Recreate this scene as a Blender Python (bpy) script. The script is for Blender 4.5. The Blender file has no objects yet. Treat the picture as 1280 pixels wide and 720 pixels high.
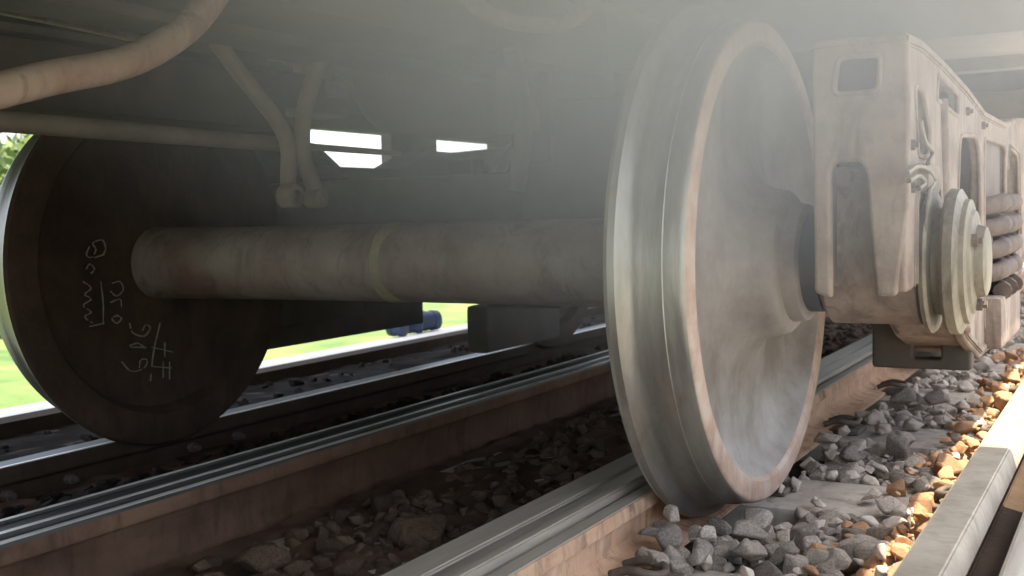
import bpy, bmesh, math, random
from mathutils import Vector, Matrix
random.seed(7)
S = bpy.context.scene
C = S.collection
R = math.radians
PI = math.pi

# ------------------------------------------------------------------ camera
AX = Vector((0.87349865, 0.00721022, -0.48677317))    # world X (across the track) in camera axes (x right, y down, z forward)
AY = Vector((0.48609577, -0.06768422, 0.87128052))    # world Y (along the track)
AZ = Vector((-0.02666474, -0.99768074, -0.06262693))  # world Z (up)
FPX = 1416.0
CAMZ = 0.6
cam_d = bpy.data.cameras.new('camera')
cam = bpy.data.objects.new('camera', cam_d)
C.objects.link(cam)
right = Vector((AX[0], AY[0], AZ[0])); down = Vector((AX[1], AY[1], AZ[1])); fwd = Vector((AX[2], AY[2], AZ[2]))
m = Matrix((right, -down, -fwd)).transposed().to_4x4()
m.translation = Vector((0, 0, CAMZ))
cam.matrix_world = m
cam_d.sensor_width = 36.0
cam_d.lens = FPX / 1280 * 36
cam_d.clip_start = 0.02
cam_d.clip_end = 3000
cam_d.dof.use_dof = True
cam_d.dof.focus_distance = 2.2
cam_d.dof.aperture_fstop = 7.0
S.camera = cam

def px(p):
    v = Vector((p[0], p[1], p[2] - CAMZ))
    q = v.x * AX + v.y * AY + v.z * AZ
    return 640 + FPX * q.x / q.z, 360 + FPX * q.y / q.z, q.z

def at(u, v, x=None, y=None, z=None):
    r = Vector((u - 640, v - 360, FPX))
    w = Vector((r.dot(AX), r.dot(AY), r.dot(AZ)))
    if x is not None: t = x / w.x
    elif y is not None: t = y / w.y
    else: t = (z - CAMZ) / w.z
    return Vector((w.x * t, w.y * t, w.z * t + CAMZ))

# ------------------------------------------------------------------ light
SUN_EL, SUN_AZ = 71.0, 80.0        # azimuth from +Y clockwise: +X is 90
sd = Vector((math.sin(R(SUN_AZ)) * math.cos(R(SUN_EL)), math.cos(R(SUN_AZ)) * math.cos(R(SUN_EL)), math.sin(R(SUN_EL))))
sun_d = bpy.data.lights.new('sun', 'SUN')
sun_d.energy = 3.6
sun_d.angle = R(0.53)
sun_d.color = (1.0, 0.86, 0.66)
sun = bpy.data.objects.new('sun', sun_d)
sun.rotation_euler = sd.to_track_quat('Z', 'Y').to_euler()
C.objects.link(sun)
W = bpy.data.worlds.new('World'); S.world = W
W.use_nodes = True
nt = W.node_tree
sky = nt.nodes.new('ShaderNodeTexSky'); sky.sky_type = 'NISHITA'; sky.sun_disc = False
sky.sun_elevation = R(SUN_EL); sky.sun_rotation = R(SUN_AZ)
sky.dust_density = 3.0; sky.air_density = 1.0
bg = nt.nodes['Background']; bg.inputs['Strength'].default_value = 0.15
hs_ = nt.nodes.new('ShaderNodeHueSaturation'); hs_.inputs['Saturation'].default_value = .5
nt.links.new(sky.outputs[0], hs_.inputs['Color']); nt.links.new(hs_.outputs[0], bg.inputs['Color'])
S.view_settings.view_transform = 'Standard'
S.view_settings.look = 'None'
S.view_settings.gamma = 1
S.view_settings.exposure = 2.1
S.cycles.volume_bounces = 6
S.cycles.max_bounces = 16
S.cycles.diffuse_bounces = 6

# ------------------------------------------------------------------ helpers
def mat(name, c1, c2, scale=6.0, rough=0.75, metal=0.0, bump=0.3, dust=None, dust_amt=0.5, detail=8.0, lo=0.35, hi=0.65,
        stretch=(1, 1, 1), bscale=60.0, obj_var=0.0, flat=None, rough_var=0.12, spec=.5, grime=0.0, grime_col=(.035, .028, .022)):
    M = bpy.data.materials.new(name); M.use_nodes = True
    n = M.node_tree.nodes; l = M.node_tree.links
    b = n['Principled BSDF']
    geo = n.new('ShaderNodeNewGeometry'); tc = n.new('ShaderNodeTexCoord')
    mp = n.new('ShaderNodeMapping'); mp.inputs['Scale'].default_value = stretch
    l.new(tc.outputs['Object'], mp.inputs['Vector'])
    nz = n.new('ShaderNodeTexNoise'); nz.inputs['Scale'].default_value = scale; nz.inputs['Detail'].default_value = detail
    nz.inputs['Roughness'].default_value = 0.62
    l.new(mp.outputs[0], nz.inputs['Vector'])
    rp = n.new('ShaderNodeMapRange'); rp.inputs['From Min'].default_value = lo; rp.inputs['From Max'].default_value = hi
    l.new(nz.outputs['Fac'], rp.inputs['Value'])
    mx = n.new('ShaderNodeMix'); mx.data_type = 'RGBA'
    mx.inputs['A'].default_value = (*c1, 1); mx.inputs['B'].default_value = (*c2, 1)
    l.new(rp.outputs[0], mx.inputs['Factor'])
    col = mx.outputs['Result']
    if obj_var:
        oi = n.new('ShaderNodeObjectInfo'); hs = n.new('ShaderNodeHueSaturation')
        mr = n.new('ShaderNodeMapRange'); mr.inputs['To Min'].default_value = 1 - obj_var; mr.inputs['To Max'].default_value = 1 + obj_var
        l.new(oi.outputs['Random'], mr.inputs['Value']); l.new(mr.outputs[0], hs.inputs['Value']); l.new(col, hs.inputs['Color'])
        col = hs.outputs['Color']
    if dust:
        sp = n.new('ShaderNodeSeparateXYZ'); l.new(geo.outputs['Normal'], sp.inputs[0])
        n2 = n.new('ShaderNodeTexNoise'); n2.inputs['Scale'].default_value = scale * 0.6; n2.inputs['Detail'].default_value = 6
        l.new(tc.outputs['Object'], n2.inputs['Vector'])
        ad = n.new('ShaderNodeMath'); ad.operation = 'ADD'
        l.new(sp.outputs['Z'], ad.inputs[0]); l.new(n2.outputs['Fac'], ad.inputs[1])
        r2 = n.new('ShaderNodeMapRange'); r2.inputs['From Min'].default_value = 0.35; r2.inputs['From Max'].default_value = 1.25
        r2.inputs['To Max'].default_value = dust_amt
        l.new(ad.outputs[0], r2.inputs['Value'])
        m2 = n.new('ShaderNodeMix'); m2.data_type = 'RGBA'; m2.inputs['B'].default_value = (*dust, 1)
        l.new(col, m2.inputs['A']); l.new(r2.outputs[0], m2.inputs['Factor'])
        col = m2.outputs['Result']
    if grime:
        mp2 = n.new('ShaderNodeMapping'); mp2.inputs['Scale'].default_value = (1.6, 1.6, .45); l.new(tc.outputs['Object'], mp2.inputs['Vector'])
        n4 = n.new('ShaderNodeTexNoise'); n4.inputs['Scale'].default_value = 13; n4.inputs['Detail'].default_value = 10; n4.inputs['Roughness'].default_value = .72; n4.inputs['Distortion'].default_value = .6
        l.new(mp2.outputs[0], n4.inputs['Vector'])
        r4 = n.new('ShaderNodeMapRange'); r4.inputs['From Min'].default_value = .50; r4.inputs['From Max'].default_value = .66; r4.inputs['To Max'].default_value = grime
        l.new(n4.outputs['Fac'], r4.inputs['Value'])
        m4 = n.new('ShaderNodeMix'); m4.data_type = 'RGBA'; m4.inputs['B'].default_value = (*grime_col, 1)
        l.new(col, m4.inputs['A']); l.new(r4.outputs[0], m4.inputs['Factor']); col = m4.outputs['Result']
    l.new(col, b.inputs['Base Color'])
    b.inputs['Specular IOR Level'].default_value = spec
    b.inputs['Metallic'].default_value = metal
    rr = n.new('ShaderNodeMapRange'); rr.inputs['To Min'].default_value = max(0.05, rough - rough_var); rr.inputs['To Max'].default_value = min(1, rough + rough_var)
    l.new(nz.outputs['Fac'], rr.inputs['Value']); l.new(rr.outputs[0], b.inputs['Roughness'])
    if bump:
        n3 = n.new('ShaderNodeTexNoise'); n3.inputs['Scale'].default_value = bscale; n3.inputs['Detail'].default_value = 6
        l.new(mp.outputs[0], n3.inputs['Vector'])
        bp = n.new('ShaderNodeBump'); bp.inputs['Strength'].default_value = bump; bp.inputs['Distance'].default_value = 0.004
        l.new(n3.outputs['Fac'], bp.inputs['Height']); l.new(bp.outputs[0], b.inputs['Normal'])
    return M

DUST = (0.30, 0.25, 0.20)
M_under = mat('grimy_underframe', (0.055, 0.05, 0.045), (0.12, 0.10, 0.08), 4, 0.85, dust=DUST, dust_amt=.35, spec=.12)
M_olive = mat('dusty_floor_underside', (0.17, 0.16, 0.15), (0.27, 0.25, 0.225), 3, 0.85, spec=.12)
M_cast = mat('dusty_cast_steel', (0.15, 0.108, 0.088), (0.29, 0.235, 0.195), 9, 0.85, dust=(0.40, 0.35, 0.29), dust_amt=.6, bump=.9, bscale=45, grime=.75, grime_col=(.10, .07, .055), spec=.3)
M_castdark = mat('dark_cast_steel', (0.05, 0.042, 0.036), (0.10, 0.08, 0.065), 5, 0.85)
M_wheel = mat('dusty_wheel_steel', (0.19, 0.165, 0.145), (0.37, 0.345, 0.32), 3.2, 0.78, lo=.38, hi=.64, metal=.0, bump=.35, grime=.28, grime_col=(.13, .10, .08), spec=.3)
M_rimface = mat('rim_face_rust', (0.36, 0.24, 0.18), (0.46, 0.37, 0.31), 16, 0.65, metal=.1, bump=.5, grime=.4, grime_col=(.15, .10, .08))
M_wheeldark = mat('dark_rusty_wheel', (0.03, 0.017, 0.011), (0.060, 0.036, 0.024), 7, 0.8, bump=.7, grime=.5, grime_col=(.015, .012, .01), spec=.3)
M_tread = mat('worn_bright_tread', (0.23, 0.22, 0.20), (0.34, 0.325, 0.295), 7, 0.40, metal=.7, bump=.12, stretch=(5, .8, .8), bscale=30, grime=.35, grime_col=(.16, .13, .10))
M_axle = mat('axle_steel', (0.15, 0.095, 0.075), (0.24, 0.20, 0.175), 5, 0.65, metal=.1, bump=.5, grime=.6, grime_col=(.08, .055, .042))
M_yellow = mat('faded_yellow_paint', (0.26, 0.22, 0.12), (0.19, 0.16, 0.11), 18, 0.7, bump=.4, grime=.5, grime_col=(.12, .09, .07))
M_railtop = mat('polished_rail_head', (0.22, 0.22, 0.21), (0.34, 0.33, 0.31), 10, 0.3, metal=.9, bump=.1, stretch=(10, .4, 10), bscale=10)
M_railtopdull = mat('dull_rail_head', (0.24, 0.215, 0.18), (0.35, 0.315, 0.26), 8, 0.5, metal=.2, bump=.2, stretch=(10, .5, 10), bscale=14)
M_railpale = mat('pale_dusty_rail_head', (0.25, 0.215, 0.17), (0.36, 0.32, 0.26), 9, 0.6, metal=.1, bump=.4, grime=.45, grime_col=(.16, .13, .10), spec=.3)
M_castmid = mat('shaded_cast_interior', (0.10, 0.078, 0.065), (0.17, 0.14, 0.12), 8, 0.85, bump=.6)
M_railrust = mat('rusty_rail_web', (0.095, 0.055, 0.038), (0.16, 0.10, 0.068), 7, 0.8, bump=.6, stretch=(1, .6, 1), spec=.12, grime=.6, grime_col=(.05,.032,.022))
M_railtan = mat('tan_rust_rail_web', (0.42, 0.25, 0.16), (0.55, 0.38, 0.26), 7, 0.8, bump=.6, stretch=(1, .6, 1), spec=.12, grime=.6, grime_col=(.05,.032,.022))
M_raildark = mat('dark_rusty_rail', (0.04, 0.028, 0.02), (0.07, 0.05, 0.035), 7, 0.8, bump=.5, spec=.12, grime=.6, grime_col=(.05,.032,.022))
M_concrete = mat('concrete_sleeper', (0.33, 0.29, 0.25), (0.46, 0.41, 0.35), 9, 0.9, bump=.5, spec=.12, grime=.6, grime_col=(.16,.12,.09))
M_path = mat('pale_concrete', (0.66, 0.62, 0.55), (0.76, 0.73, 0.67), 5, 0.9)
M_pipe = mat('brown_pipe', (0.24, 0.15, 0.11), (0.33, 0.25, 0.20), 9, 0.75, dust=DUST, dust_amt=.5, bump=.6, grime=.6, grime_col=(.11, .065, .045))
M_rod = mat('grey_brown_rod', (0.13, 0.11, 0.09), (0.19, 0.16, 0.13), 8, 0.8)
M_spring = mat('spring_steel', (0.085, 0.06, 0.05), (0.16, 0.12, 0.10), 9, 0.75, bump=.6, grime=.7)
M_rubber = mat('dark_seal', (0.03, 0.035, 0.04), (0.06, 0.06, 0.065), 20, 0.6)
M_grease = mat('greasy_bearing_cap', (0.13, 0.11, 0.08), (0.24, 0.21, 0.155), 12, 0.55, metal=.2, bump=.6, grime=.8, grime_col=(.07, .055, .04))
M_chalk = mat('chalk', (0.17, 0.13, 0.105), (0.24, 0.20, 0.17), 200, 0.95, bump=0)
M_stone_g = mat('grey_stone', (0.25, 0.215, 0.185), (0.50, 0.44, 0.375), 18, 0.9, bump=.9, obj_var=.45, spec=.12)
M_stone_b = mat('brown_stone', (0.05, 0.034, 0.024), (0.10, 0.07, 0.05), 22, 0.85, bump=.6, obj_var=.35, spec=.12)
M_stone_k = mat('shade_dark_stone', (0.012, 0.009, 0.007), (0.03, 0.022, 0.018), 22, 0.9, bump=.5, obj_var=.3, spec=.12)  # shade under the wagon's far side put into the stone colour
M_edge = mat('glint_rail_edge', (0.72, 0.71, 0.68), (0.82, 0.81, 0.78), 20, 0.4, metal=.45, bump=0)  # worn rail edges, with sky glint put into the pale colour
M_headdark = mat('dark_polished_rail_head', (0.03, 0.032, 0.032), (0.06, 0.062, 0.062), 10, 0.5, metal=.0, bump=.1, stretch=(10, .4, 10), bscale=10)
M_stone_o = mat('orange_stone', (0.36, 0.19, 0.10), (0.48, 0.31, 0.19), 22, 0.9, bump=.6, obj_var=.25, spec=.12)  # orange base colour, more frequent towards the right rail
M_bed_g = mat('gravel_bed', (0.035, 0.026, 0.02), (0.07, 0.052, 0.04), 30, 0.95, bump=1.0, bscale=40, spec=.12)
M_bed_b = mat('brown_packed_dirt', (0.07, 0.042, 0.03), (0.13, 0.085, 0.06), 9, 0.95, bump=1.0, bscale=30, spec=.12)
M_shade_bed = mat('shade_black_bed', (0.010, 0.008, 0.006), (0.022, 0.017, 0.013), 9, 1.0, bump=.8, bscale=30, spec=.05)  # shade beyond the far rail put into a near-black ground colour
M_dirt = mat('dusty_ground', (0.27, 0.255, 0.235), (0.38, 0.36, 0.335), 2, 0.95, bump=.5)
M_grass = mat('grass_field', (0.035, 0.085, 0.010), (0.13, 0.175, 0.04), 1.6, 0.95, bump=.6)
M_leaf = mat('leaves', (0.07, 0.11, 0.03), (0.12, 0.17, 0.05), 3, 0.8, bump=0)
M_bark = mat('bark', (0.10, 0.07, 0.05), (0.17, 0.13, 0.09), 12, 0.9)
M_blue = mat('dark_blue_plastic', (0.012, 0.025, 0.07), (0.02, 0.04, 0.10), 8, 0.6)
M_bolt = mat('bolt_steel', (0.09, 0.07, 0.055), (0.17, 0.14, 0.115), 30, 0.7, metal=.2, spec=.3)

def link(name, me, m, parent=None):
    o = bpy.data.objects.new(name, me); C.objects.link(o)
    if m is not None and not me.materials:
        for k in (m if isinstance(m, (list, tuple)) else [m]): me.materials.append(k)
    if parent is not None: o.parent = parent
    return o
def obj(name, bm, m, parent=None, smooth=False):
    bmesh.ops.recalc_face_normals(bm, faces=bm.faces)
    me = bpy.data.meshes.new(name); bm.to_mesh(me); bm.free()
    if smooth:
        me.shade_smooth()
        try: me.set_sharp_from_angle(angle=R(38))
        except Exception: pass
    return link(name, me, m, parent)
def tag(o, label=None, cat=None, group=None, kind=None):
    if label: o['label'] = label
    if cat: o['category'] = cat
    if group: o['group'] = group
    if kind: o['kind'] = kind
    return o
def empty(name, loc=(0, 0, 0)):
    o = bpy.data.objects.new(name, None); o.location = loc; o.empty_display_size = .1
    C.objects.link(o); return o
def keep(o, parent):       # parent while keeping world-space geometry
    o.parent = parent
    o.matrix_parent_inverse = Matrix.Translation(parent.location).inverted()
    return o
def box(bm, x0, x1, y0, y1, z0, z1, bevel=0.0):
    r = bmesh.ops.create_cube(bm, size=1.0, matrix=Matrix.Translation(((x0 + x1) / 2, (y0 + y1) / 2, (z0 + z1) / 2)) @ Matrix.Diagonal((abs(x1 - x0), abs(y1 - y0), abs(z1 - z0), 1)))
    if bevel:
        es = list({e for v in r['verts'] for e in v.link_edges})
        bmesh.ops.bevel(bm, geom=es, offset=bevel, segments=2, affect='EDGES', profile=.6)
def bxo(name, m, parent, *a, bevel=0.006):
    bm = bmesh.new(); box(bm, *a, bevel=bevel); return obj(name, bm, m, parent, smooth=True)
def tube(bm, pts, r, n=12, cap=True):
    pts = [Vector(p) for p in pts]; rings = []
    rad = r if isinstance(r, (list, tuple)) else [r] * len(pts)
    prev = None
    for i, p in enumerate(pts):
        t = (pts[min(i + 1, len(pts) - 1)] - pts[max(i - 1, 0)]).normalized()
        a = Vector((0, 0, 1)) if abs(t.z) < .9 else Vector((1, 0, 0))
        u = t.cross(a).normalized() if prev is None else (prev - t * prev.dot(t)).normalized()
        prev = u; w = t.cross(u)
        rings.append([bm.verts.new(p + (u * math.cos(2 * PI * k / n) + w * math.sin(2 * PI * k / n)) * rad[i]) for k in range(n)])
    for a, b in zip(rings, rings[1:]):
        for k in range(n): bm.faces.new((a[k], a[(k + 1) % n], b[(k + 1) % n], b[k]))
    if cap: bm.faces.new(rings[0]); bm.faces.new(rings[-1][::-1])
def spline(pts, n=8):
    P = [Vector(p) for p in pts]; P = [P[0] * 2 - P[1]] + P + [P[-1] * 2 - P[-2]]; out = []
    for i in range(1, len(P) - 2):
        for k in range(n):
            t = k / n; a, b, c, d = P[i - 1:i + 3]
            out.append(.5 * ((2 * b) + (c - a) * t + (2 * a - 5 * b + 4 * c - d) * t * t + (3 * b - a - 3 * c + d) * t ** 3))
    out.append(P[-2]); return out
def lathe(bm, prof, cx, cy, cz, sgn=1, n=96, mats=None, closed=True):
    """profile of (dx, r[, material]) turned about the line through (cy, cz) along X"""
    rings = []
    for p in prof:
        rings.append([bm.verts.new((cx + sgn * p[0], cy + p[1] * math.cos(2 * PI * k / n), cz + p[1] * math.sin(2 * PI * k / n))) for k in range(n)])
    pr = list(zip(rings, rings[1:]))
    if closed: pr.append((rings[-1], rings[0]))
    for i, (a, b) in enumerate(pr):
        mi = prof[i][2] if len(prof[i]) > 2 else 0
        for k in range(n):
            f = bm.faces.new((a[k], a[(k + 1) % n], b[(k + 1) % n], b[k])); f.material_index = mi
    if not closed:
        bm.faces.new(rings[0]); bm.faces.new(rings[-1])
def plate(name, m, parent, outline, holes, x0, x1, axis='X', bevel=.006):
    """extruded plate with holes. outline in (Y,Z) for axis X, in (X,Z) for axis Y; each contour a list of points, smooth when it starts with 's'"""
    cu = bpy.data.curves.new(name, 'CURVE'); cu.dimensions = '2D'; cu.fill_mode = 'BOTH'
    th = abs(x1 - x0)
    cu.bevel_depth = bevel; cu.bevel_resolution = 2; cu.extrude = max(th / 2 - bevel, .0005); cu.offset = -bevel
    for ct in [outline] + list(holes):
        sp = cu.splines.new('POLY'); sp.points.add(len(ct) - 1)
        for q, p in zip(sp.points, ct): q.co = (p[0], p[1], 0, 1)
        sp.use_cyclic_u = True
    t = bpy.data.objects.new(name, cu); C.objects.link(t)
    me = bpy.data.meshes.new_from_object(t.evaluated_get(bpy.context.evaluated_depsgraph_get()))
    bpy.data.objects.remove(t); bpy.data.curves.remove(cu)
    mid = (x0 + x1) / 2
    if axis == 'X': M4 = Matrix(((0, 0, 1, mid), (1, 0, 0, 0), (0, 1, 0, 0), (0, 0, 0, 1)))
    else: M4 = Matrix(((1, 0, 0, 0), (0, 0, -1, mid), (0, 1, 0, 0), (0, 0, 0, 1)))
    me.transform(M4)
    me.shade_smooth()
    try: me.set_sharp_from_angle(angle=R(35))
    except Exception: pass
    me.materials.clear()
    return link(name, me, m, parent)
def rnd(ct, r=.02, n=4):
    """round the corners of a contour"""
    out = []; N = len(ct)
    for i in range(N):
        p = Vector(ct[i]); a = Vector(ct[i - 1]); b = Vector(ct[(i + 1) % N])
        ra = min(r, (a - p).length * .45); rb = min(r, (b - p).length * .45)
        A = p + (a - p).normalized() * ra; B = p + (b - p).normalized() * rb
        for k in range(n + 1):
            t = k / n; out.append(tuple(A * (1 - t) ** 2 + p * 2 * t * (1 - t) + B * t * t))
    return out
def extrude_y(bm, prof, y0, y1, matfn=None, wob=0.0, n=1):
    ys = [y0 + (y1 - y0) * i / n for i in range(n + 1)]
    rings = [[bm.verts.new((p[0], y, p[1])) for p in prof] for y in ys]
    N = len(prof)
    for a, b in zip(rings, rings[1:]):
        for k in range(N):
            f = bm.faces.new((a[k], a[(k + 1) % N], b[(k + 1) % N], b[k]))
            if matfn: f.material_index = matfn(k)
    bm.faces.new(rings[0]); bm.faces.new(rings[-1][::-1])

# ------------------------------------------------------------------ ground
def sheet(name, m, x0, x1, y0, y1, z, nx=1, ny=1, amp=0.0, kind='structure'):
    bm = bmesh.new()
    V = [[bm.verts.new((x0 + (x1 - x0) * i / nx, y0 + (y1 - y0) * j / ny, z + (random.uniform(-amp, amp) if amp else 0))) for i in range(nx + 1)] for j in range(ny + 1)]
    for j in range(ny):
        for i in range(nx): bm.faces.new((V[j][i], V[j][i + 1], V[j + 1][i + 1], V[j + 1][i]))
    o = obj(name, bm, m, smooth=bool(amp)); tag(o, kind=kind); return o
sheet('grass_field', M_grass, -900, 900, -900, 900, -0.40)
bed = sheet('track_bed', M_bed_g, -3.09, 0.02, -3, 30, -0.055, 60, 300, .012)
sheet('dirt_and_shade_sheet', M_shade_bed, -3.12, -2.44, -3, 14, -.045, 14, 260, .012)  # near-black sheet standing in for the shade beyond the far rail
bm = bmesh.new(); extrude_y(bm, [(-3.15, -.5), (-3.15, .01), (-3.10, .0), (-3.10, -.5)], -4, 30)
tag(obj('path_edge', bm, M_raildark), kind='structure')
bm = bmesh.new(); extrude_y(bm, [(-3.6, -.5), (-3.47, -.02), (-3.153, .004), (-3.153, -.5)], -4, 30)
tag(obj('path', bm, M_path), kind='structure')
bm = bmesh.new(); extrude_y(bm, [(0.03, -.5), (0.03, -.05), (3.2, -.06), (6, -.5)], -6, 30)
tag(obj('trackside_ground', bm, M_dirt), kind='structure')

sheet('dirt_and_shade_sheet', M_bed_b, -1.50, -.93, -2, 14, .004, 24, 260, .010)
sheet('dirt_and_shade_sheet', M_bed_b, -2.29, -1.66, -2, 14, -.03, 24, 260, .012)
# ------------------------------------------------------------------ sleepers
SY = [1.66 + .70 * k for k in range(-1, 9)]
SY = [y if y < 2 else y + .0 for y in SY]
sl_bm = bmesh.new(); box(sl_bm, -1.47 + .0, -.385, -.135, .135, -.2, 0.0, bevel=.012)
sl0 = None
ordw = {1: 'closest to the viewer, at the bottom edge', 2: 'right beside the foot of the near wheel', 3: 'second one behind the near wheel', 4: 'third one behind the near wheel, by the pale stones'}
for i, y in enumerate(SY):
    if sl0 is None:
        o = sl0 = obj('sleeper', sl_bm, M_concrete, smooth=True)
    else:
        o = sl0.copy(); C.objects.link(o)
    o.location = (0, y, 0)
    lab = 'grey concrete sleeper across the track, ' + ordw[i] if i in ordw else 'dusty concrete sleeper mostly hidden, far behind the wheels or before the view'
    tag(o, lab, 'sleeper', 'concrete sleepers under the rails' if i in ordw else 'hidden sleepers far down the track')

# ------------------------------------------------------------------ rails
def rail(name, label, prof, mats, matfn, y0=-2.0, y1=24.0, group='rails of the track'):
    bm = bmesh.new(); extrude_y(bm, prof, y0, y1, matfn)
    o = obj(name, bm, mats)
    # soften the long edges
    b = bmesh.new(); b.from_mesh(o.data)
    es = [e for e in b.edges if abs((e.verts[0].co - e.verts[1].co).y) > 5]
    bmesh.ops.bevel(b, geom=es, offset=.0025, segments=2, affect='EDGES', clamp_overlap=True, material=-1)
    b.to_mesh(o.data); b.free(); o.data.shade_smooth()
    try: o.data.set_sharp_from_angle(angle=R(50))
    except Exception: pass
    tag(o, label, 'rail', group); return o
# near rail pair (running rail with flange groove), head 0.12 above the sleepers
profB = [(-.902, .120), (-.850, .119), (-.846, .114), (-.842, .118), (-.802, .118), (-.800, .085), (-.794, .085), (-.793, .106), (-.766, .103),
         (-.763, .078), (-.782, .066), (-.784, .030), (-.765, .018), (-.715, .010), (-.715, .001), (-.955, .001), (-.955, .010), (-.895, .018), (-.878, .03), (-.876, .066), (-.902, .08)]
rB = rail('rail', 'dull grey rail with tan rusty web, running beneath and behind the near wheel', profB, [M_railtopdull, M_railtan], lambda k: 0 if (k <= 7 or k == 20) else 1)
profA = [(-1.655, .120), (-1.654, .122), (-1.643, .122), (-1.640, .117), (-1.594, .115), (-1.590, .121), (-1.577, .121), (-1.573, .113), (-1.552, .113), (-1.548, .119), (-1.534, .118),
         (-1.530, .112), (-1.530, .085), (-1.546, .072), (-1.550, .0), (-1.530, -.03), (-1.470, -.045), (-1.470, -.06), (-1.70, -.06), (-1.70, -.045), (-1.64, -.03), (-1.625, .0), (-1.623, .07), (-1.655, .085)]
rA = rail('rail', 'middle rail with two polished lines coloured with a bright glint and deep brown web, passing before the far wheel', profA, [M_headdark, M_railrust, M_edge], lambda k: 2 if k in (1, 5, 9) else (0 if (k <= 10) else 1))
def std(cx, top, s=1, foot=.07):
    L = [(-.036, top), (.030, top), (.036, top - .008), (.034, top - .035), (.010, top - .048), (.009, .030), (.03, .018), (foot, .010), (foot, .001)]
    full = [(cx + a, b) for a, b in L] + [(cx - a, b) for a, b in L[::-1][:-1]] + []
    return full
profD = [(-2.405, .044), (-2.346, .045), (-2.334, .045), (-2.333, .005), (-2.352, -.008), (-2.354, -.05), (-2.30, -.053), (-2.30, -.08), (-2.44, -.08), (-2.44, -.053), (-2.386, -.05), (-2.386, -.008), (-2.407, .005), (-2.408, .040)]
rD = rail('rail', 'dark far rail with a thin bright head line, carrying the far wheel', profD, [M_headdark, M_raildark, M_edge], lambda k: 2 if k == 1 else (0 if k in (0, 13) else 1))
profC = [(-.272, .140), (-.218, .140), (-.213, .133), (-.205, .100), (-.228, .088), (-.230, .03), (-.18, .018), (-.18, .001), (-.31, .001), (-.31, .018), (-.258, .03), (-.256, .088), (-.274, .10), (-.276, .133)]
rC = rail('rail', 'grey rail at the lower right corner, its far stretch lit by warm sun', profC, [M_railpale, M_raildark], lambda k: 0 if k in (0, 1, 2, 13, 12) else 1, y0=.2)
profE = [(-.158, .125), (-.10, .125), (-.094, .118), (-.096, .09), (-.118, .08), (-.12, .03), (-.07, .018), (-.07, .001), (-.20, .001), (-.20, .018), (-.146, .03), (-.145, .08), (-.160, .09), (-.162, .118)]
rE = rail('rail', 'rightmost grey rail, only its edge showing in the bottom right corner', profE, [M_railtopdull, M_raildark], lambda k: 0 if k in (0, 1, 2, 13, 12) else 1, y0=.2)

# bolts and clips on the rails (parts of each rail)
def bolt_mesh(r=.014, h=.02, n=6):
    bm = bmesh.new(); lathe(bm, [(0, r), (h, r), (h, r * .55), (h * 1.8, r * .55)], 0, 0, 0, n=n, closed=False)
    me = bpy.data.meshes.new('bolt'); bmesh.ops.recalc_face_normals(bm, faces=bm.faces); bm.to_mesh(me); bm.free(); me.materials.append(M_bolt); return me
BM = bolt_mesh()
for y in (1.55, 1.72, 1.90, 2.32, 2.5):
    o = link('bolt', BM, None, rD); o.location = (-2.352, y, -.025)
def clip_mesh():
    bm = bmesh.new()
    pts = spline([(-.045, -.028, .022), (-.01, -.030, .034), (.025, -.026, .030), (.036, 0, .026), (.025, .026, .030), (-.01, .030, .034), (-.045, .028, .022)], 5)
    tube(bm, pts, .0075, 8)
    box(bm, -.03, .05, -.055, .055, .002, .013, .003)
    me = bpy.data.meshes.new('clip'); bmesh.ops.recalc_face_normals(bm, faces=bm.faces); bm.to_mesh(me); bm.free(); me.shade_smooth(); me.materials.append(M_bolt); return me
CM = clip_mesh()
for r_, xx, s in ((rB, -.70, 1), (rC, -.32, -1)):
    for y in SY:
        if y > 6.5 or y < 0: continue
        o = link('rail_clip', CM, None, r_); o.location = (xx, y, .0); o.scale = (s, s, 1)

# ------------------------------------------------------------------ wheelsets
WZ = .501
def wheel_profile():
    return [(.03, .085, 1), (.026, .095, 1), (.026, .118, 1), (.036, .135, 1), (.043, .20, 1), (.040, .33, 1), (.03, .385, 1), (.004, .40, 1), (.0, .405, 1),
            (.0, .470, 1), (.004, .484, 1), (.013, .490, 0), (.024, .487, 0), (.031, .476, 0), (.037, .466, 0), (.046, .4615, 0), (.058, .4600, 0), (.060, .4588, 0), (.092, .4578, 0), (.0935, .4562, 0), (.118, .453, 0), (.127, .449, 2),
            (.131, .443, 2), (.131, .412, 2), (.125, .405, 3), (.108, .394, 3), (.092, .375, 3), (.082, .33, 3), (.078, .27, 3), (.082, .215, 3), (.098, .172, 3), (.120, .148, 3), (.150, .138, 3), (.168, .134, 3),
            (.176, .126, 3), (.180, .112, 3), (.205, .108, 3), (.210, .10, 3), (.210, .085, 3)]
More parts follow.
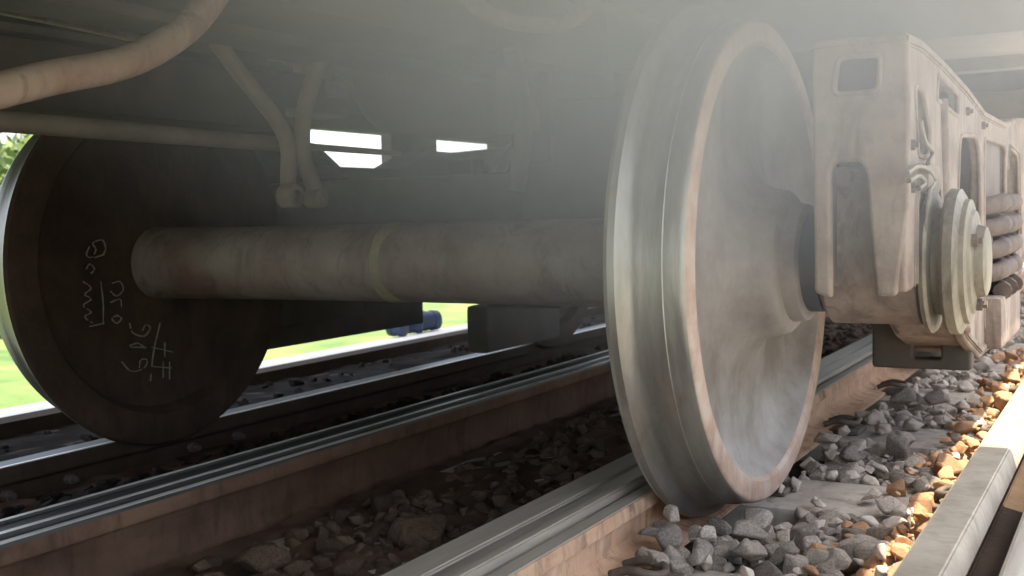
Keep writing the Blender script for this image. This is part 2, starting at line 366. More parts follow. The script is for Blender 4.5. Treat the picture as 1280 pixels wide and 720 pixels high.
def make_wheelset(y, label, dark_far=True):
    root = empty('wheelset', (-1.525, y, 0))
    tag(root, label, 'wheelset', 'wheelsets of the bogie')
    bm = bmesh.new(); lathe(bm, wheel_profile(), -.75, y, WZ, 1, 144)
    near = keep(obj('wheel', bm, [M_tread, M_wheel, M_rimface, M_wheel], smooth=True), root); near['label'] = 'near wheel with bright worn tread and dusty dished face'
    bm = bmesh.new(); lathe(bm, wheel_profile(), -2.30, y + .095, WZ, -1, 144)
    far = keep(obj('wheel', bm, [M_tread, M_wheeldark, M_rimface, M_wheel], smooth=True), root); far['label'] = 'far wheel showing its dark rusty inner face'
    bm = bmesh.new()
    N = 48; prof = [(-2.34, .099), (-2.30, .097), (-2.24, .095), (-2.1, .093), (-1.52, .0905), (-.95, .092), (-.83, .096), (-.78, .11), (-.745, .115)]
    rings = []
    for x, r in prof:
        yy = y + .095 * (x + .75) / -1.55
        rings.append([bm.verts.new((x, yy + r * math.cos(2 * PI * k / N), WZ + r * math.sin(2 * PI * k / N))) for k in range(N)])
    for a, b in zip(rings, rings[1:]):
        for k in range(N): bm.faces.new((a[k], a[(k + 1) % N], b[(k + 1) % N], b[k]))
    ax = keep(obj('axle', bm, M_axle, smooth=True), root)
    # bearing, near and far
    for sx, cx, yy in ((1, -.54, y), (-1, -2.51, y + .095)):
        bm = bmesh.new(); lathe(bm, [(-.01, .082), (.0, .092), (.028, .092), (.034, .080)], cx, yy, WZ, sx, 48, closed=False)
        s_ = keep(obj('bearing_seal', bm, M_rubber, smooth=True), root)
        bm = bmesh.new(); lathe(bm, [(.034, .075), (.036, .100), (.045, .112), (.200, .112), (.206, .104), (.208, .075)], cx, yy, WZ, sx, 64, closed=False)
        keep(obj('roller_bearing', bm, M_cast, smooth=True), root)
        bm = bmesh.new()
        lathe(bm, [(.178, .07), (.206, .108), (.208, .124), (.216, .127), (.221, .122), (.224, .094), (.238, .094), (.241, .122), (.247, .128), (.262, .127), (.267, .118), (.270, .110), (.278, .108), (.281, .092), (.286, .088), (.289, .064), (.303, .060), (.306, .052), (.306, .01)], cx, yy, WZ, sx, 72, closed=False)
        cap = keep(obj('bearing_cap', bm, M_grease, smooth=True), root)
        for k in range(3):
            a = k * 2 * PI / 3 + .5
            b = link('cap_bolt', BM, None, cap); b.location = (cx + sx * .286, yy + .075 * math.cos(a), WZ + .075 * math.sin(a)); b.scale = (sx * .5, .85, .85)
            b.matrix_parent_inverse = cap.matrix_parent_inverse.copy() if False else Matrix()
    return root, near, far, ax
ws1, near1, far1, ax1 = make_wheelset(2.115, 'front wheelset with the big near wheel on the stones beside the rail')
ws2, near2, far2, ax2 = make_wheelset(4.42, 'rear wheelset in shadow behind the springs and bolster')
# the cap bolts hang under parts that already carry an offset
bpy.context.view_layer.update()
# paint band round the first axle
bm = bmesh.new(); lathe(bm, [(0, .0912), (.002, .0925), (.044, .0925), (.046, .0912)], -1.525, 2.163, WZ, 1, 48, closed=True)
pb = obj('paint_band', bm, M_yellow, smooth=True); pb.parent = ax1
pb.matrix_parent_inverse = Matrix.Translation((1.525, -2.115, 0)) @ Matrix() ; pb.matrix_parent_inverse = Matrix()
# chalk writing on the far wheel's inner face
def strokes(name, lines, m, parent, xoff, r=.0022):
    bm = bmesh.new()
    for ln in lines:
        P = [at(u, v, x=xoff) for u, v in ln]
        P = spline(P, 4) if len(P) > 2 else P
        i = 0
        while i < len(P) - 1:
            n = random.randint(2, 5)
            if len(P[i:i + n + 1]) > 1: tube(bm, P[i:i + n + 1], [r * random.uniform(.5, 1.35) for _ in P[i:i + n + 1]], 5)
            i += n + (random.random() < .25)
    o = obj(name, bm, m, parent); return o
chalk = [
    [(112, 308), (108, 318), (114, 322), (120, 312), (116, 304), (128, 300), (132, 312), (126, 320)], [(118, 322), (130, 318)],
    [(108, 336), (112, 330), (118, 336), (112, 344)], [(104, 352), (114, 360), (106, 368), (114, 374), (104, 382), (114, 390), (106, 396), (116, 404)],
    [(126, 352), (129, 380), (129, 405)], [(112, 408), (130, 404)],
    [(140, 354), (150, 352), (154, 362), (146, 370), (138, 364)], [(138, 378), (150, 374), (152, 384)], [(146, 394), (152, 398), (146, 404), (140, 398), (146, 394)],
    [(162, 404), (166, 416), (180, 420), (188, 410), (182, 406), (178, 414)], [(162, 432), (172, 429), (182, 435)], [(163, 434), (180, 434)],
    [(152, 452), (164, 464), (180, 460), (184, 450), (176, 450), (174, 460)],
    [(200, 404), (192, 440), (188, 476)], [(190, 434), (216, 440)], [(206, 428), (206, 446)], [(190, 458), (214, 460)], [(204, 452), (204, 472)], [(212, 452), (212, 474)],
]
ch = strokes('chalk_writing', chalk, M_chalk, far1, -2.2985, .0019); ch['kind'] = 'stuff'
ym = strokes('paint_mark', [[(176, 318), (180, 305), (188, 292), (196, 284)]], M_yellow, far1, -2.335, .006)
for o in (ch, ym): o.matrix_parent_inverse = Matrix()
for w in (near1, near2, far1, far2, ax1, ax2): pass

# children of parts: undo the parent's own offset so world-space meshes stay put
def fix(o):
    bpy.context.view_layer.update()
    o.matrix_parent_inverse = o.parent.matrix_world.inverted()
for o in (pb, ch, ym): fix(o)
for o in list(C.objects):
    if o.name.startswith('cap_bolt'): o.matrix_parent_inverse = o.parent.matrix_world.inverted()

# ------------------------------------------------------------------ bogie
bog = empty('bogie', (-1.525, 3.14, 0))
tag(bog, 'dusty cast steel bogie frame with springs, straddling both wheelsets', 'bogie')
def P_(o): return keep(o, bog)
def side(xo, s, m, main):
    # outer web; s=+1 near side (outer face towards +X), s=-1 far side
    top = [(1.90, .870), (2.05, .876), (2.3, .866), (2.62, .845), (2.92, .815), (3.38, .815), (3.66, .845), (4.0, .866), (4.38, .870)] if main else [(2.30, .80), (2.42, .85), (2.7, .86), (3.05, .875), (3.20, .87), (3.34, .79), (3.72, .795), (3.95, .875), (4.38, .87)]
    out = top[:] if False else [(1.90, .46), (1.985, .46), (1.995, .60), (2.03, .655), (2.09, .66), (2.20, .655), (2.24, .60), (2.255, .43), (2.40, .40), (2.62, .30), (2.86, .235), (3.42, .235), (3.66, .30), (3.88, .40), (4.025, .43), (4.04, .60), (4.08, .655), (4.20, .66), (4.25, .60), (4.27, .46), (4.38, .46)] + top[::-1]
    if not main: out = [(2.30, .43)] + out[8:]
    holes = [rnd([(2.02, .685), (2.13, .685), (2.15, .735), (2.06, .80), (1.99, .80)], .02),
             rnd([(2.20, .765), (2.55, .765), (2.52, .838), (2.24, .845)], .02),
             rnd([(2.47, .55), (2.60, .47), (2.80, .40), (2.85, .44), (2.85, .71), (2.78, .755), (2.52, .745)], .04),
             rnd([(2.93, .29), (3.40, .29), (3.40, .76), (2.93, .76)], .03),
             rnd([(3.82, .50), (3.50, .36), (3.46, .42), (3.46, .70), (3.52, .76), (3.76, .745)], .04)]
    if not main: holes = holes[2:]
    if main: holes[1] = rnd([(2.22, .795), (2.50, .780), (2.50, .828), (2.24, .845)], .015)
    a = P_(plate('side_frame', m, None, rnd(out, .025), holes, xo, xo - s * .022))
    a['label'] = 'near cream dusty side frame casting with window openings' if main else 'far side frame, dark against the light'
    # top flange and lower chord give the casting its box depth
    def flange(name, pts, x0, x1, t=.018):
        bm = bmesh.new()
        n = len(pts)
        lo, hi = [], []
        for i in range(n):
            d = Vector(pts[min(i + 1, n - 1)]) - Vector(pts[max(i - 1, 0)]); nn = Vector((-d.y, d.x)).normalized() * t
            lo.append(Vector(pts[i])); hi.append(Vector(pts[i]) + nn)
        v = [[bm.verts.new((x, q.x, q.y)) for q in (lo[i], hi[i]) for x in (x0, x1)] for i in range(n)]
        for i in range(n - 1):
            a_, b_ = v[i], v[i + 1]
            for f in ((a_[0], a_[1], b_[1], b_[0]), (a_[2], b_[2], b_[3], a_[3]), (a_[0], b_[0], b_[2], a_[2]), (a_[1], a_[3], b_[3], b_[1])): bm.faces.new(f)
        bm.faces.new((v[0][0], v[0][2], v[0][3], v[0][1])); bm.faces.new((v[-1][0], v[-1][1], v[-1][3], v[-1][2]))
        bmesh.ops.bevel(bm, geom=list(bm.edges), offset=.004, segments=2, affect='EDGES')
        return obj(name, bm, m, a, smooth=True)
    xi = xo - s * .15; xe = xo + s * .006
    F = [flange('top_flange', [(p[0], p[1] - .012) for p in top], xi, xe),
         flange('bottom_flange', [(2.26, .43), (2.40, .41), (2.62, .31), (2.86, .248), (3.42, .248), (3.66, .31), (3.88, .41), (4.02, .43)], xi, xe),
         flange('jaw_flange', [(1.99, .465), (1.998, .60), (2.035, .66), (2.20, .66), (2.243, .60), (2.258, .44)] if main else [(4.04, .44), (4.06, .60), (4.10, .66)], xi, xe, .012),
         flange('window_rim', [(3.82, .50), (3.50, .36), (3.46, .42), (3.46, .70), (3.52, .76), (3.76, .745), (3.82, .50)], xi, xe, .010)]
    # inner web
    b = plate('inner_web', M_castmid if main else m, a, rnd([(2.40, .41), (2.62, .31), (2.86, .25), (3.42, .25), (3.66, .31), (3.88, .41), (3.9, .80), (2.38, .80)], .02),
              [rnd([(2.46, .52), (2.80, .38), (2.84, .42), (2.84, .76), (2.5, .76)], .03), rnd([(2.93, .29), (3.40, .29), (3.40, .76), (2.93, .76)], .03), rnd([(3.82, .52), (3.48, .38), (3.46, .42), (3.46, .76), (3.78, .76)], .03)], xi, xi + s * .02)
    # end leg: an open cast plate facing along the track, with a recess above and a long slot below
    xs = sorted((xo + s * .007, xo - s * .146)); x0, x1 = xs
    for yy, q in (((1.90, 1), (4.38, -1)) if main else ((4.38, -1),)):
        outl = rnd([(x0, .475), (x0 + .018, .455), (x0 + .018, .70), (x0 + .018, .71), (x1 - .055 if s > 0 else x1 - .06, .70), (x1 - .05, .455), (x1 - .006, .452), (x1, .60), (x1, .874), (x0, .874)], .012)
        w = x1 - x0
        outl = [(x0, .46), (x0 + .028, .45), (x0 + .028, .66), (x0 + .036, .675), (x0 + .076, .675), (x0 + .086, .66), (x0 + .100, .455), (x0 + .132, .455), (x1, .60), (x1, .865), (x0, .865)]
        if s < 0: outl = [(x0 + x1 - p[0], p[1]) for p in outl][::-1]
        cxm = (x0 + x1) / 2
        hole = [(cxm - .042, .785), (cxm + .030, .785), (cxm + .034, .845), (cxm - .034, .845)]
        e = plate('end_leg', m, a, rnd(outl, .008), [rnd(hole, .014)], yy - q * .004, yy + q * .020, axis='Y')
        F.append(e)
        # back plate behind the opening and cheek of the slot
        bm = bmesh.new(); box(bm, x0 + .02, x1 - .02, yy + q * .07, yy + q * .085, .68, .855, .003)
        box(bm, x0 + .004, x0 + .018, yy + q * .022, yy + q * .09, .47, .858, .003)
        F.append(obj('end_web', bm, M_castmid if main else m, a, smooth=True))
    if main:
        def rim(ct, f, rad=.005):
            bm = bmesh.new(); P = [f(q) for q in ct]; tube(bm, P + [P[0], P[1]], rad, 8, cap=False)
            F.append(obj('casting_lip', bm, m, a, smooth=True))
        for h in holes: rim(h, lambda q: Vector((xo - .001, q[0], q[1])))
        rim(rnd(hole, .014), lambda q: Vector((q[0], 1.8965, q[1])))
        bm = bmesh.new(); tube(bm, [(xo, 2.28, .80), (xo, 2.34, .45), (xo, 2.60, .33)], .012, 10); F.append(obj('casting_rib', bm, m, a, smooth=True))
        for yy, zz in ((2.36, .62), (2.36, .54), (1.95, .70), (1.95, .63), (2.89, .785), (2.62, .80)):
            q = link('bolt', BM, None, a); q.location = (xo, yy, zz); q.scale = (.4, .7, .7); F.append(q)
    for o in F + [b]: fix(o)
    # adapter on the bearing
    for yy in (2.115, 4.16):
        bm = bmesh.new(); box(bm, min(xi, xo) + .0, max(xi, xo) - .002, yy - .10, yy + .10, WZ + .098, WZ + .145, .01)
        box(bm, min(xi, xo) - .01, max(xi, xo) + .014, yy - .06, yy + .07, WZ + .12, WZ + .172, .012)
        o = P_(obj('bearing_adapter', bm, m, smooth=True))
    # springs
    for i, (yy, rr) in enumerate(((3.02, .062), (3.165, .062), (3.31, .062))):
        for xx in (xo - s * .03, xo - s * .12)[: 1 if not main else 2]:
            bm = bmesh.new(); H = .22; turns = 4
            pts = [(xx + rr * math.cos(2 * PI * turns * t / 120), yy + rr * math.sin(2 * PI * turns * t / 120), .385 + H * t / 120) for t in range(121)]
            tube(bm, pts, .0225, 10)
            P_(obj('coil_spring', bm, M_spring if main else M_castdark, smooth=True))
    bm = bmesh.new(); box(bm, xo - s * .19 if s > 0 else xo - .0, xo + .04 if s > 0 else xo + .19, 2.935, 3.395, .25, .375, .012); P_(obj('spring_seat', bm, m, smooth=True)); bm = bmesh.new(); box(bm, xo - s * .13, xo - s * .01, 2.95, 3.38, .61, .80, .015); P_(obj('friction_wedge', bm, M_castmid if main else m, smooth=True))
side(-.335, 1, M_cast, True)
for pts in ([(1134, 216), (1146, 208), (1160, 212), (1168, 226), (1162, 238), (1158, 262), (1156, 300)], [(1136, 226), (1148, 220), (1156, 228), (1148, 236)], [(1150, 150), (1156, 176), (1166, 190), (1160, 204)]):
    bm = bmesh.new(); tube(bm, spline([at(u, v, x=-.322) for u, v in pts], 6), .0042, 8); P_(obj('retaining_wire', bm, M_grease, smooth=True))
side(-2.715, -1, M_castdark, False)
# bolster: low beam right across with a raised centre
bm = bmesh.new(); box(bm, -2.62, -.36, 2.96, 3.36, .44, .735, .02); P_(obj('bolster', bm, M_under, smooth=True))
bxo('bolster_centre', M_under, None, -1.60, -.66, 2.90, 3.42, .46, .93, bevel=.05); P_(C.objects['bolster_centre'])
bxo('spring_plank', M_under, None, -2.62, -.50, 2.86, 3.44, .40, .46, bevel=.01); P_(C.objects['spring_plank'])
# brake beam hung low between frame and wheel on the near side: box with a square opening
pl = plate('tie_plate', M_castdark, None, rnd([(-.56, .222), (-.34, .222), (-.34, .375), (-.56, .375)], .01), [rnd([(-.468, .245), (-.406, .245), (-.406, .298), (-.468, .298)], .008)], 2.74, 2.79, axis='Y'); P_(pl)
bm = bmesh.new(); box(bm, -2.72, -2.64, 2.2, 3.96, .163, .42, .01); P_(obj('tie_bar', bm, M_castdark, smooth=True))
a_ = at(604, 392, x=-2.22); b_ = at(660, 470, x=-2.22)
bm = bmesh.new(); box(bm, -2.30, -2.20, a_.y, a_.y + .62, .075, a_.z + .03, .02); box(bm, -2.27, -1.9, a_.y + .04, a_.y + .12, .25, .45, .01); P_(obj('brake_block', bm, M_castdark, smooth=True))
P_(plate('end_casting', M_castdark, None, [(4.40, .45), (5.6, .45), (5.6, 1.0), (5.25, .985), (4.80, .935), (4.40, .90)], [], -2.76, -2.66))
# brake beam & hangers
def tb(name, m, pts, r, sub=8, par=None, n=14):
    bm = bmesh.new(); tube(bm, spline(pts, sub) if len(pts) > 2 else pts, r, n); o = obj(name, bm, m, smooth=True)
    if par: keep(o, par)
    return o
bm = bmesh.new(); tube(bm, [at(-150, 138, x=-1.80), at(170, 165, x=-1.82), at(345, 180, x=-1.84), at(395, 184, x=-1.85), at(500, 192, x=-1.88)], [.0215, .0205, .018, .009, .008], 16); keep(obj('brake_rod', bm, M_rod, smooth=True), bog)
h1 = tb('brake_hanger', M_rod, [at(262, 40, x=-1.72), at(300, 92, x=-1.74), at(345, 150, x=-1.76), at(360, 185, x=-1.77), at(360, 225, x=-1.77), at(362, 252, x=-1.77)], .019, par=bog)
h2 = tb('brake_hanger', M_rod, [at(428, -10, x=-1.70), at(402, 70, x=-1.72), at(382, 130, x=-1.74), at(378, 190, x=-1.75), at(395, 240, x=-1.75), at(396, 256, x=-1.75)], .020, par=bog)
bm = bmesh.new(); c = at(366, 245, x=-1.72); lathe(bm, [(-.03, .022), (-.028, .027), (.012, .027), (.014, .023), (.014, .014), (.0, .012)], c.x, c.y, c.z, 1, 24, closed=False)
P_(obj('hanger_pin', bm, M_rod, smooth=True))
bm = bmesh.new(); c = at(398, 248, x=-1.74); lathe(bm, [(-.03, .020), (-.028, .024), (.012, .024), (.014, .02), (.014, .012), (.0, .01)], c.x, c.y, c.z, 1, 24, closed=False)
P_(obj('hanger_pin', bm, M_rod, smooth=True))

# ------------------------------------------------------------------ wagon above
wag = empty('freight_wagon', (-1.525, 3, 0))
tag(wag, 'underside of a grimy freight wagon above the wheels, filling the top edge', 'wagon')
def Wp(name, m, *a, bevel=.008):
    return keep(bxo(name, m, None, *a, bevel=bevel), wag)
Wp('floor', M_olive, -3.10, -.03, -2.5, 9.5, 1.30, 1.36)
Wp('body_side', M_olive, -.06, -.03, -2.5, 9.5, 1.361, 1.75)
Wp('side_sill', M_olive, -.14, -.03, -2.5, 9.5, 1.06, 1.298)
Wp('side_sill', M_under, -3.08, -2.98, -2.5, 9.5, .99, 1.298)
Wp('centre_sill', M_under, -1.74, -1.60, -2.5, 9.5, .98, 1.298)
Wp('centre_sill', M_under, -1.45, -1.31, -2.5, 9.5, .98, 1.298)
Wp('sill_cover', M_under, -1.598, -1.452, -2.5, 9.5, 1.0, 1.03)
for y0_, y1_, z0_ in ((-2.5, 2.6, .908), (2.6, 3.0, .962), (3.0, 3.70, .90), (4.28, 4.66, .78), (5.24, 9.5, .80)): Wp('side_skirt', M_under, -3.06, -3.0, y0_, y1_, z0_, .998, bevel=.004)
Wp('body_bolster', M_olive, -2.97, -.17, 2.92, 3.36, 1.00, 1.297)
Wp('centre_plate', M_under, -1.75, -1.30, 2.95, 3.33, .932, .998)
for y in (.75, 1.60, 4.6, 5.6, 6.6): Wp('crossbearer', M_olive, -2.97, -1.742, y, y + .09, 1.10, 1.296)
for y in (.75, 1.60, 4.6, 5.6, 6.6): Wp('crossbearer', M_olive, -1.308, -.162, y, y + .09, 1.10, 1.296)
for y in (5.3, 7.2): Wp('crossbearer', M_under, -2.96, -.18, y + .1, y + .3, .90, 1.09)
Wp('equipment_box', M_castdark, -2.20, -2.02, .6, 2.40, .850, 1.0, bevel=.02)
Wp('equipment_lid', M_under, -2.22, -2.00, .6, 2.41, 1.001, 1.02, bevel=.006)
Wp('control_box', M_castdark, -2.48, -2.30, 2.42, 3.12, .948, 1.24, bevel=.02)
Wp('shade_board', M_olive, .045, .19, -1.2, 2.35, 1.05, 1.085)  # unseen board added to shade the right rail and leave a lit slit
for y in (-1.0, .6, 2.2): Wp('shade_board_bracket', M_under, -.035, .19, y, y + .03, 1.086, 1.16, bevel=.002)  # brackets of the added shade board
# brake cylinder, air tank
bm = bmesh.new(); cc = at(480, 95, y=2.55)
n_ = 40; prof = [(0, .01), (.01, .09), (.04, .135), (.06, .15), (.5, .15), (.56, .13), (.6, .05)]
rings = [[bm.verts.new((cc.x + r * math.cos(2 * PI * k / n_), cc.y + d, cc.z + r * math.sin(2 * PI * k / n_))) for k in range(n_)] for d, r in prof]
for a, b in zip(rings, rings[1:]):
    for k in range(n_): bm.faces.new((a[k], a[(k + 1) % n_], b[(k + 1) % n_], b[k]))
bm.faces.new(rings[0])
keep(obj('brake_cylinder', bm, M_under, smooth=True), wag)
# curved pipe at the upper left
keep(tb('brake_pipe', M_pipe, [at(-260, 170, x=-1.30), at(-60, 127, x=-1.30), at(60, 98, x=-1.31), at(150, 80, x=-1.32), at(205, 55, x=-1.33), at(250, 18, x=-1.34), at(285, -40, x=-1.35), at(300, -110, x=-1.35)], .024, 8, n=20), wag)
rr_ = random.Random(3)
for k in range(9):      # bolts and small brackets under the floor
    x_ = -2.8 + .28 * k
    for y_ in (1.60, .75):
        b = link('bolt', BM, None, wag); b.location = (x_, y_ + .045, 1.100); b.rotation_euler = (0, R(90), 0); b.scale = (1.3, 1.3, 1.3); b.matrix_parent_inverse = Matrix.Translation(wag.location).inverted()
keep(tb('air_pipe', M_pipe, [(-2.6, -2, 1.20), (-2.6, 1.5, 1.18), (-2.45, 2.4, 1.12), (-2.2, 2.8, 1.05), (-2.2, 2.95, .99)], .013, 8), wag)
keep(tb('air_pipe', M_rod, [(-1.15, -2, 1.10), (-1.15, 1.4, 1.10), (-1.05, 2.2, 1.06), (-1.0, 2.9, 1.03)], .014, 8), wag)
keep(tb('cable', M_rubber, [(-2.0, .2, 1.29), (-1.98, 1.2, 1.17), (-1.95, 1.9, 1.10), (-2.02, 2.4, 1.14), (-2.1, 2.9, 1.2)], .008, 8), wag)
for y_, z_ in ((2.62, .98), (2.70, .90)): keep(bxo('bracket', M_under, None, -1.50, -1.38, y_, y_ + .03, z_ - .16, z_ + .1, bevel=.01), wag)
for u_, v_ in ((40, 103),):
    c_ = at(u_, v_, x=-1.315); d_ = (at(u_ + 12, v_ - 4 - (4 if u_ > 100 else 0), x=-1.315) - c_).normalized() * .011
    bm = bmesh.new(); tube(bm, [c_ - d_ * .7, c_ + d_ * .7], .0255, 20); keep(obj('pipe_clamp', bm, M_castdark, smooth=True), wag)
# air hose loop near the centre top
keep(tb('air_hose', M_pipe, [at(560, -40, x=-1.2), at(600, 10, x=-1.2), at(660, 30, x=-1.15), at(720, 22, x=-1.1), at(760, -30, x=-1.05)], .018, 8, n=14), wag)
keep(tb('brake_lever', M_under, [at(640, 60, x=-1.28), at(655, 150, x=-1.28), at(645, 240, x=-1.3)], .022, 6), wag)

# ------------------------------------------------------------------ ballast
def stone_mesh(i):
    rs = random.Random(100 + i); bm = bmesh.new()
    ax = (rs.uniform(.8, 1.25), rs.uniform(.7, 1.0), rs.uniform(.5, .85))
    for k in range(13):
        v = Vector((rs.gauss(0, 1), rs.gauss(0, 1), rs.gauss(0, 1))).normalized() * rs.uniform(.82, 1)
        bm.verts.new((v.x * ax[0] / 2, v.y * ax[1] / 2, v.z * ax[2] / 2))
    bmesh.ops.convex_hull(bm, input=bm.verts)
    bmesh.ops.delete(bm, geom=[v for v in bm.verts if not v.link_faces], context='VERTS')
    bmesh.ops.bevel(bm, geom=list(bm.edges), offset=.035, segments=1, affect='EDGES')
    bmesh.ops.triangulate(bm, faces=[f for f in bm.faces if len(f.verts) > 4])
    bmesh.ops.recalc_face_normals(bm, faces=bm.faces)
    me = bpy.data.meshes.new('stone'); bm.to_mesh(me); bm.free(); return me
NM = 14
base = [stone_mesh(i) for i in range(NM)]
vers = {}
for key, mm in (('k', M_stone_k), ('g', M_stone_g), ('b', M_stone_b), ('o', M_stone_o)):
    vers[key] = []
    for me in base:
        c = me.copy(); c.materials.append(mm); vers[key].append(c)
bands = [(-3.05, -2.46), (-2.28, -1.74), (-1.43, -.94), (-.69, -.335), (-.17, -.20), (-.06, .02)]
KEYS = {'k': M_stone_k}
cand = []
rs = random.Random(5)
def in_sleeper(y): return any(abs(y - s) < .15 for s in SY)
for x0, x1 in bands:
    if x1 <= x0: continue
    y = .3
    area_n = int((x1 - x0) * 11 / (.043 ** 2) * 1.0)
    area_n = min(area_n, 3400) if x0 < -.8 else int(area_n * 2.2)
    for k in range(area_n):
        yy = .6 + 9.5 * rs.random() ** 1.35
        xx = rs.uniform(x0, x1)
        sz = (.022 + .06 * rs.random() ** 1.4) if xx > -.8 else rs.uniform(.03, .065)
        ins = in_sleeper(yy)
        if ins and xx > -.72 and rs.random() < (.93 if xx < -.40 else .5): continue
        
        if xx > -.39: lvl = rs.uniform(-.02, .045)
        else: lvl = (rs.uniform(-.035, .012) if not ins else .016)
        if xx < -2.2: lvl -= .06
        elif xx < -1.6: lvl = rs.uniform(-.045, -.015)
        elif xx < -.9:
            lvl = rs.uniform(-.012, .016)
            if rs.random() < .3 and yy > 2.2: continue
        if xx < -2.46 and rs.random() < .8: continue
        if xx < -2.46: lvl = rs.uniform(-.09, -.03)
        u, v, d = px((xx, yy, lvl))
        if d < .3: continue
        seen = -40 < u < 1320 and -40 < v < 760
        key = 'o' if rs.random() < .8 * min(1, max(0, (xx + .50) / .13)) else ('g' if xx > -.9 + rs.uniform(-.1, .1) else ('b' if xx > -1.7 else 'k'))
        cand.append((-(sz / d) if seen else 0, xx, yy, lvl, sz, key, rs.random() * 6.28, rs.uniform(-.5, .5), rs.uniform(-.5, .5), rs.randrange(NM)))
cand = [c for c in cand if c[0] < 0]
# clear the wheel foot and drop buried stones that nothing shows
cand.sort()
def hidden(x, y):   # behind the rails or under the near wheel's base
    return abs(x + .68) < .08 and abs(y - 2.115) < .12
cand = [c for c in cand if not hidden(c[1], c[2])]
extra = [(-.715, 1.80, .045, .085, 'g'), (-.70, 1.79, .085, .05, 'g'), (-.74, 1.83, .035, .05, 'g'), (-.69, 1.74, .03, .055, 'g'), (-.725, 1.73, .03, .045, 'g'), (-.68, 1.86, .035, .05, 'g'), (-.73, 1.76, .06, .04, 'g'), (-.65, 1.79, .03, .06, 'g'), (-.63, 1.74, .03, .055, 'g'), (-.66, 1.85, .04, .06, 'g'), (-.70, 1.70, .03, .06, 'g'), (-.60, 1.90, .035, .07, 'g'), (-.57, 1.82, .03, .07, 'g'), (-.54, 1.93, .03, .06, 'g'),
         (-1.17, 1.72, .02, .17, 'b'), (-1.31, 1.45, .02, .10, 'b'), (-1.22, 1.36, .02, .07, 'b'), (-1.36, 1.85, .02, .08, 'b'), (-.62, 2.02, .03, .07, 'g'), (-.58, 2.60, .04, .07, 'g'), (-.66, 2.72, .05, .08, 'g'), (-.50, 2.72, .04, .09, 'g'), (-.60, 3.36, .05, .10, 'g'), (-.52, 3.42, .05, .09, 'g')]
n_ind = 0
for e in extra:
    o = link('stone', vers[e[4]][n_ind % NM], None, bed); o.location = e[:3]; o.scale = (e[3],) * 3; o.rotation_euler = (rs.uniform(-.5, .5), rs.uniform(-.4, .4), rs.random() * 6); n_ind += 1
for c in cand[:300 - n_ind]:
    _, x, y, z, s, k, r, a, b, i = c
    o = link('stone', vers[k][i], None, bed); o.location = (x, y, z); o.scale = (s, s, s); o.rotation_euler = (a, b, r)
rest = cand[300 - n_ind:]
import numpy as np
from mathutils import Euler
vs, fs, mi = [], [], []
mats_ = {'g': 0, 'b': 1, 'o': 2, 'k': 3}
cache = [([v.co.copy() for v in me.vertices], [tuple(p.vertices) for p in me.polygons]) for me in base]
off = 0
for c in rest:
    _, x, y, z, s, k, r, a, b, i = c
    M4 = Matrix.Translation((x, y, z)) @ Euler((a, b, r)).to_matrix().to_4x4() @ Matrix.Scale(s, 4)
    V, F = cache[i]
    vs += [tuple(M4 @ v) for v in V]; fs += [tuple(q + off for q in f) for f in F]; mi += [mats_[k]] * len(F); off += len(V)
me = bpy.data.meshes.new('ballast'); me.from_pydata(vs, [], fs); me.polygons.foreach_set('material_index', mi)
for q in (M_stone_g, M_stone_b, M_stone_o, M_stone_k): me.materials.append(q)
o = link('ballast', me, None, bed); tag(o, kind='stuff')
print('stones', len(cand), 'verts', len(vs))

# ------------------------------------------------------------------ beyond the track
def bush(loc, r, h, label, group=None, cat='bush', trunk=False):
    root = empty('tree' if trunk else 'bush', loc); tag(root, label, cat, group)
    bm = bmesh.new(); rr = random.Random(int(loc[0] * 31 + loc[1] * 7))
    cl = [(rr.uniform(-r, r) * .7, rr.uniform(-r, r) * .7, rr.uniform(.15 if not trunk else .4, 1) * h, rr.uniform(.25, .5) * r) for _ in range(16)]
    for _ in range(2600):
        c = rr.choice(cl); v = Vector((rr.gauss(0, 1), rr.gauss(0, 1), rr.gauss(0, 1))).normalized() * c[3] * rr.uniform(.6, 1.1)
        p = Vector(c[:3]) + v; s = r * .055
        a = Vector((rr.gauss(0, 1), rr.gauss(0, 1), rr.gauss(0, 1))).normalized() * s; b = a.cross(Vector((rr.gauss(0, 1), rr.gauss(0, 1), rr.gauss(0, 1)))).normalized() * s * .6
        bm.faces.new([bm.verts.new(p + q) for q in (a, b, -a, -b)])
    o = obj('crown' if trunk else 'foliage', bm, M_leaf, root)
    bm = bmesh.new()
    tube(bm, [(0, 0, -.1), (.03 * r, 0, h * .35), (0, .05 * r, h * .8)], [r * .08, r * .06, r * .02], 8)
    for k in range(5):
        c = cl[k]; tube(bm, [(0, 0, h * .3), (c[0] * .5, c[1] * .5, (h * .3 + c[2]) / 2), c[:3]], [r * .035, r * .025, r * .01], 6)
    obj('trunk' if trunk else 'stem', bm, M_bark, root)
    return root
bush((-24, 19, -.4), 3.2, 3.4, 'pale green tree across the field at the left edge, behind the wheel rim', cat='tree', trunk=True)
bush((-31, 22, -.4), 3.0, 2.6, 'smaller low tree standing further across the field at left', cat='tree', trunk=True)
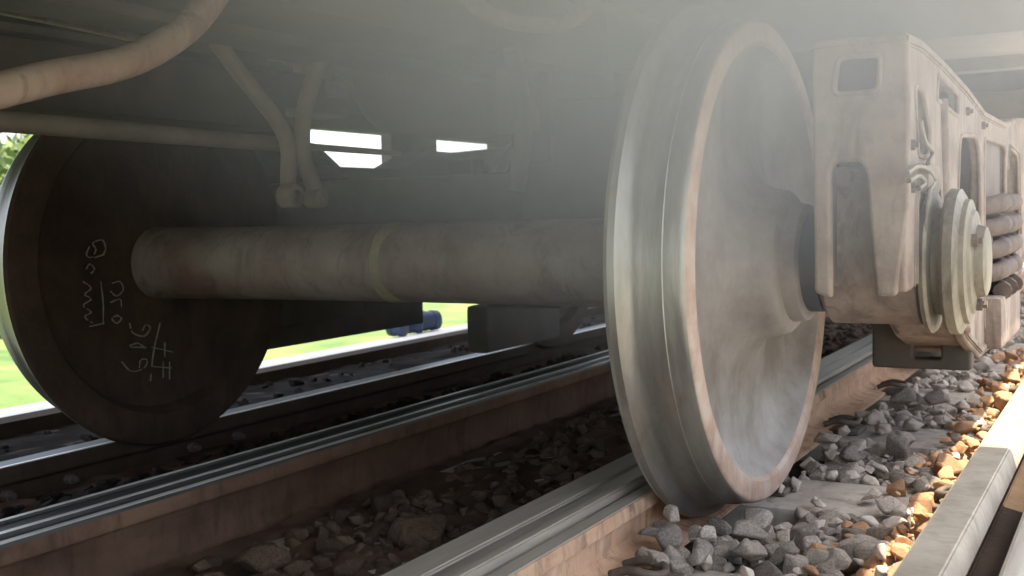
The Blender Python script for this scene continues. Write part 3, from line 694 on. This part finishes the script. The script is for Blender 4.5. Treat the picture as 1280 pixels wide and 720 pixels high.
bush((-9.5, 7.2, -.4), .55, .6, 'small green shrub in the grass left of the far wheel')
for k, (u, v, s) in enumerate(((497, 417, .10), (517, 414, .10), (535, 409, .13))):
    p = at(u, v + 1, x=-3.44); p2 = p
    bm = bmesh.new(); s = s * .55
    lathe(bm, [(-s * .9, s * .5), (-s * .85, s * .75), (-s * .3, s * .8), (-s * .28, s * .74), (s * .28, s * .74), (s * .3, s * .8), (s * .85, s * .75), (s * .9, s * .5)], 0, 0, s * .8, 1, 20, closed=False)
    o = obj('plastic_can', bm, M_blue, smooth=True); o.location = (p2.x, p2.y, -.015); o.rotation_euler = (0, 0, .6 * k)
    tag(o, ['leftmost of three small blue plastic cans lying in the bright gap under the axle', 'middle one of three small blue plastic cans lying in the bright gap', 'largest and rightmost blue plastic can lying in the bright gap'][k], 'can', 'blue plastic cans beyond the track')

# ------------------------------------------------------------------ local haze volume by the near wheel, thinning outward
DM = bpy.data.materials.new('haze_volume'); DM.use_nodes = True
n = DM.node_tree.nodes; l = DM.node_tree.links
for q in list(n):
    if q.type != 'OUTPUT_MATERIAL': n.remove(q)
out = [q for q in n if q.type == 'OUTPUT_MATERIAL'][0]
pv = n.new('ShaderNodeVolumePrincipled'); pv.inputs['Color'].default_value = (.86, .91, .99, 1); pv.inputs['Anisotropy'].default_value = 0
tc = n.new('ShaderNodeTexCoord'); ln = n.new('ShaderNodeVectorMath'); ln.operation = 'LENGTH'
l.new(tc.outputs['Object'], ln.inputs[0])
mr = n.new('ShaderNodeMapRange'); mr.interpolation_type = 'SMOOTHSTEP'
mr.inputs['From Min'].default_value = 1.0; mr.inputs['From Max'].default_value = .15; mr.inputs['To Max'].default_value = 1.2
l.new(ln.outputs['Value'], mr.inputs['Value'])
l.new(mr.outputs[0], pv.inputs['Density']); l.new(pv.outputs[0], out.inputs['Volume'])
bm = bmesh.new(); bmesh.ops.create_icosphere(bm, subdivisions=3, radius=1.0)
o = obj('local_haze', bm, DM); o.location = (-.56, 1.42, 1.15); o.scale = (.84, 1.2, .78); tag(o, kind='stuff')
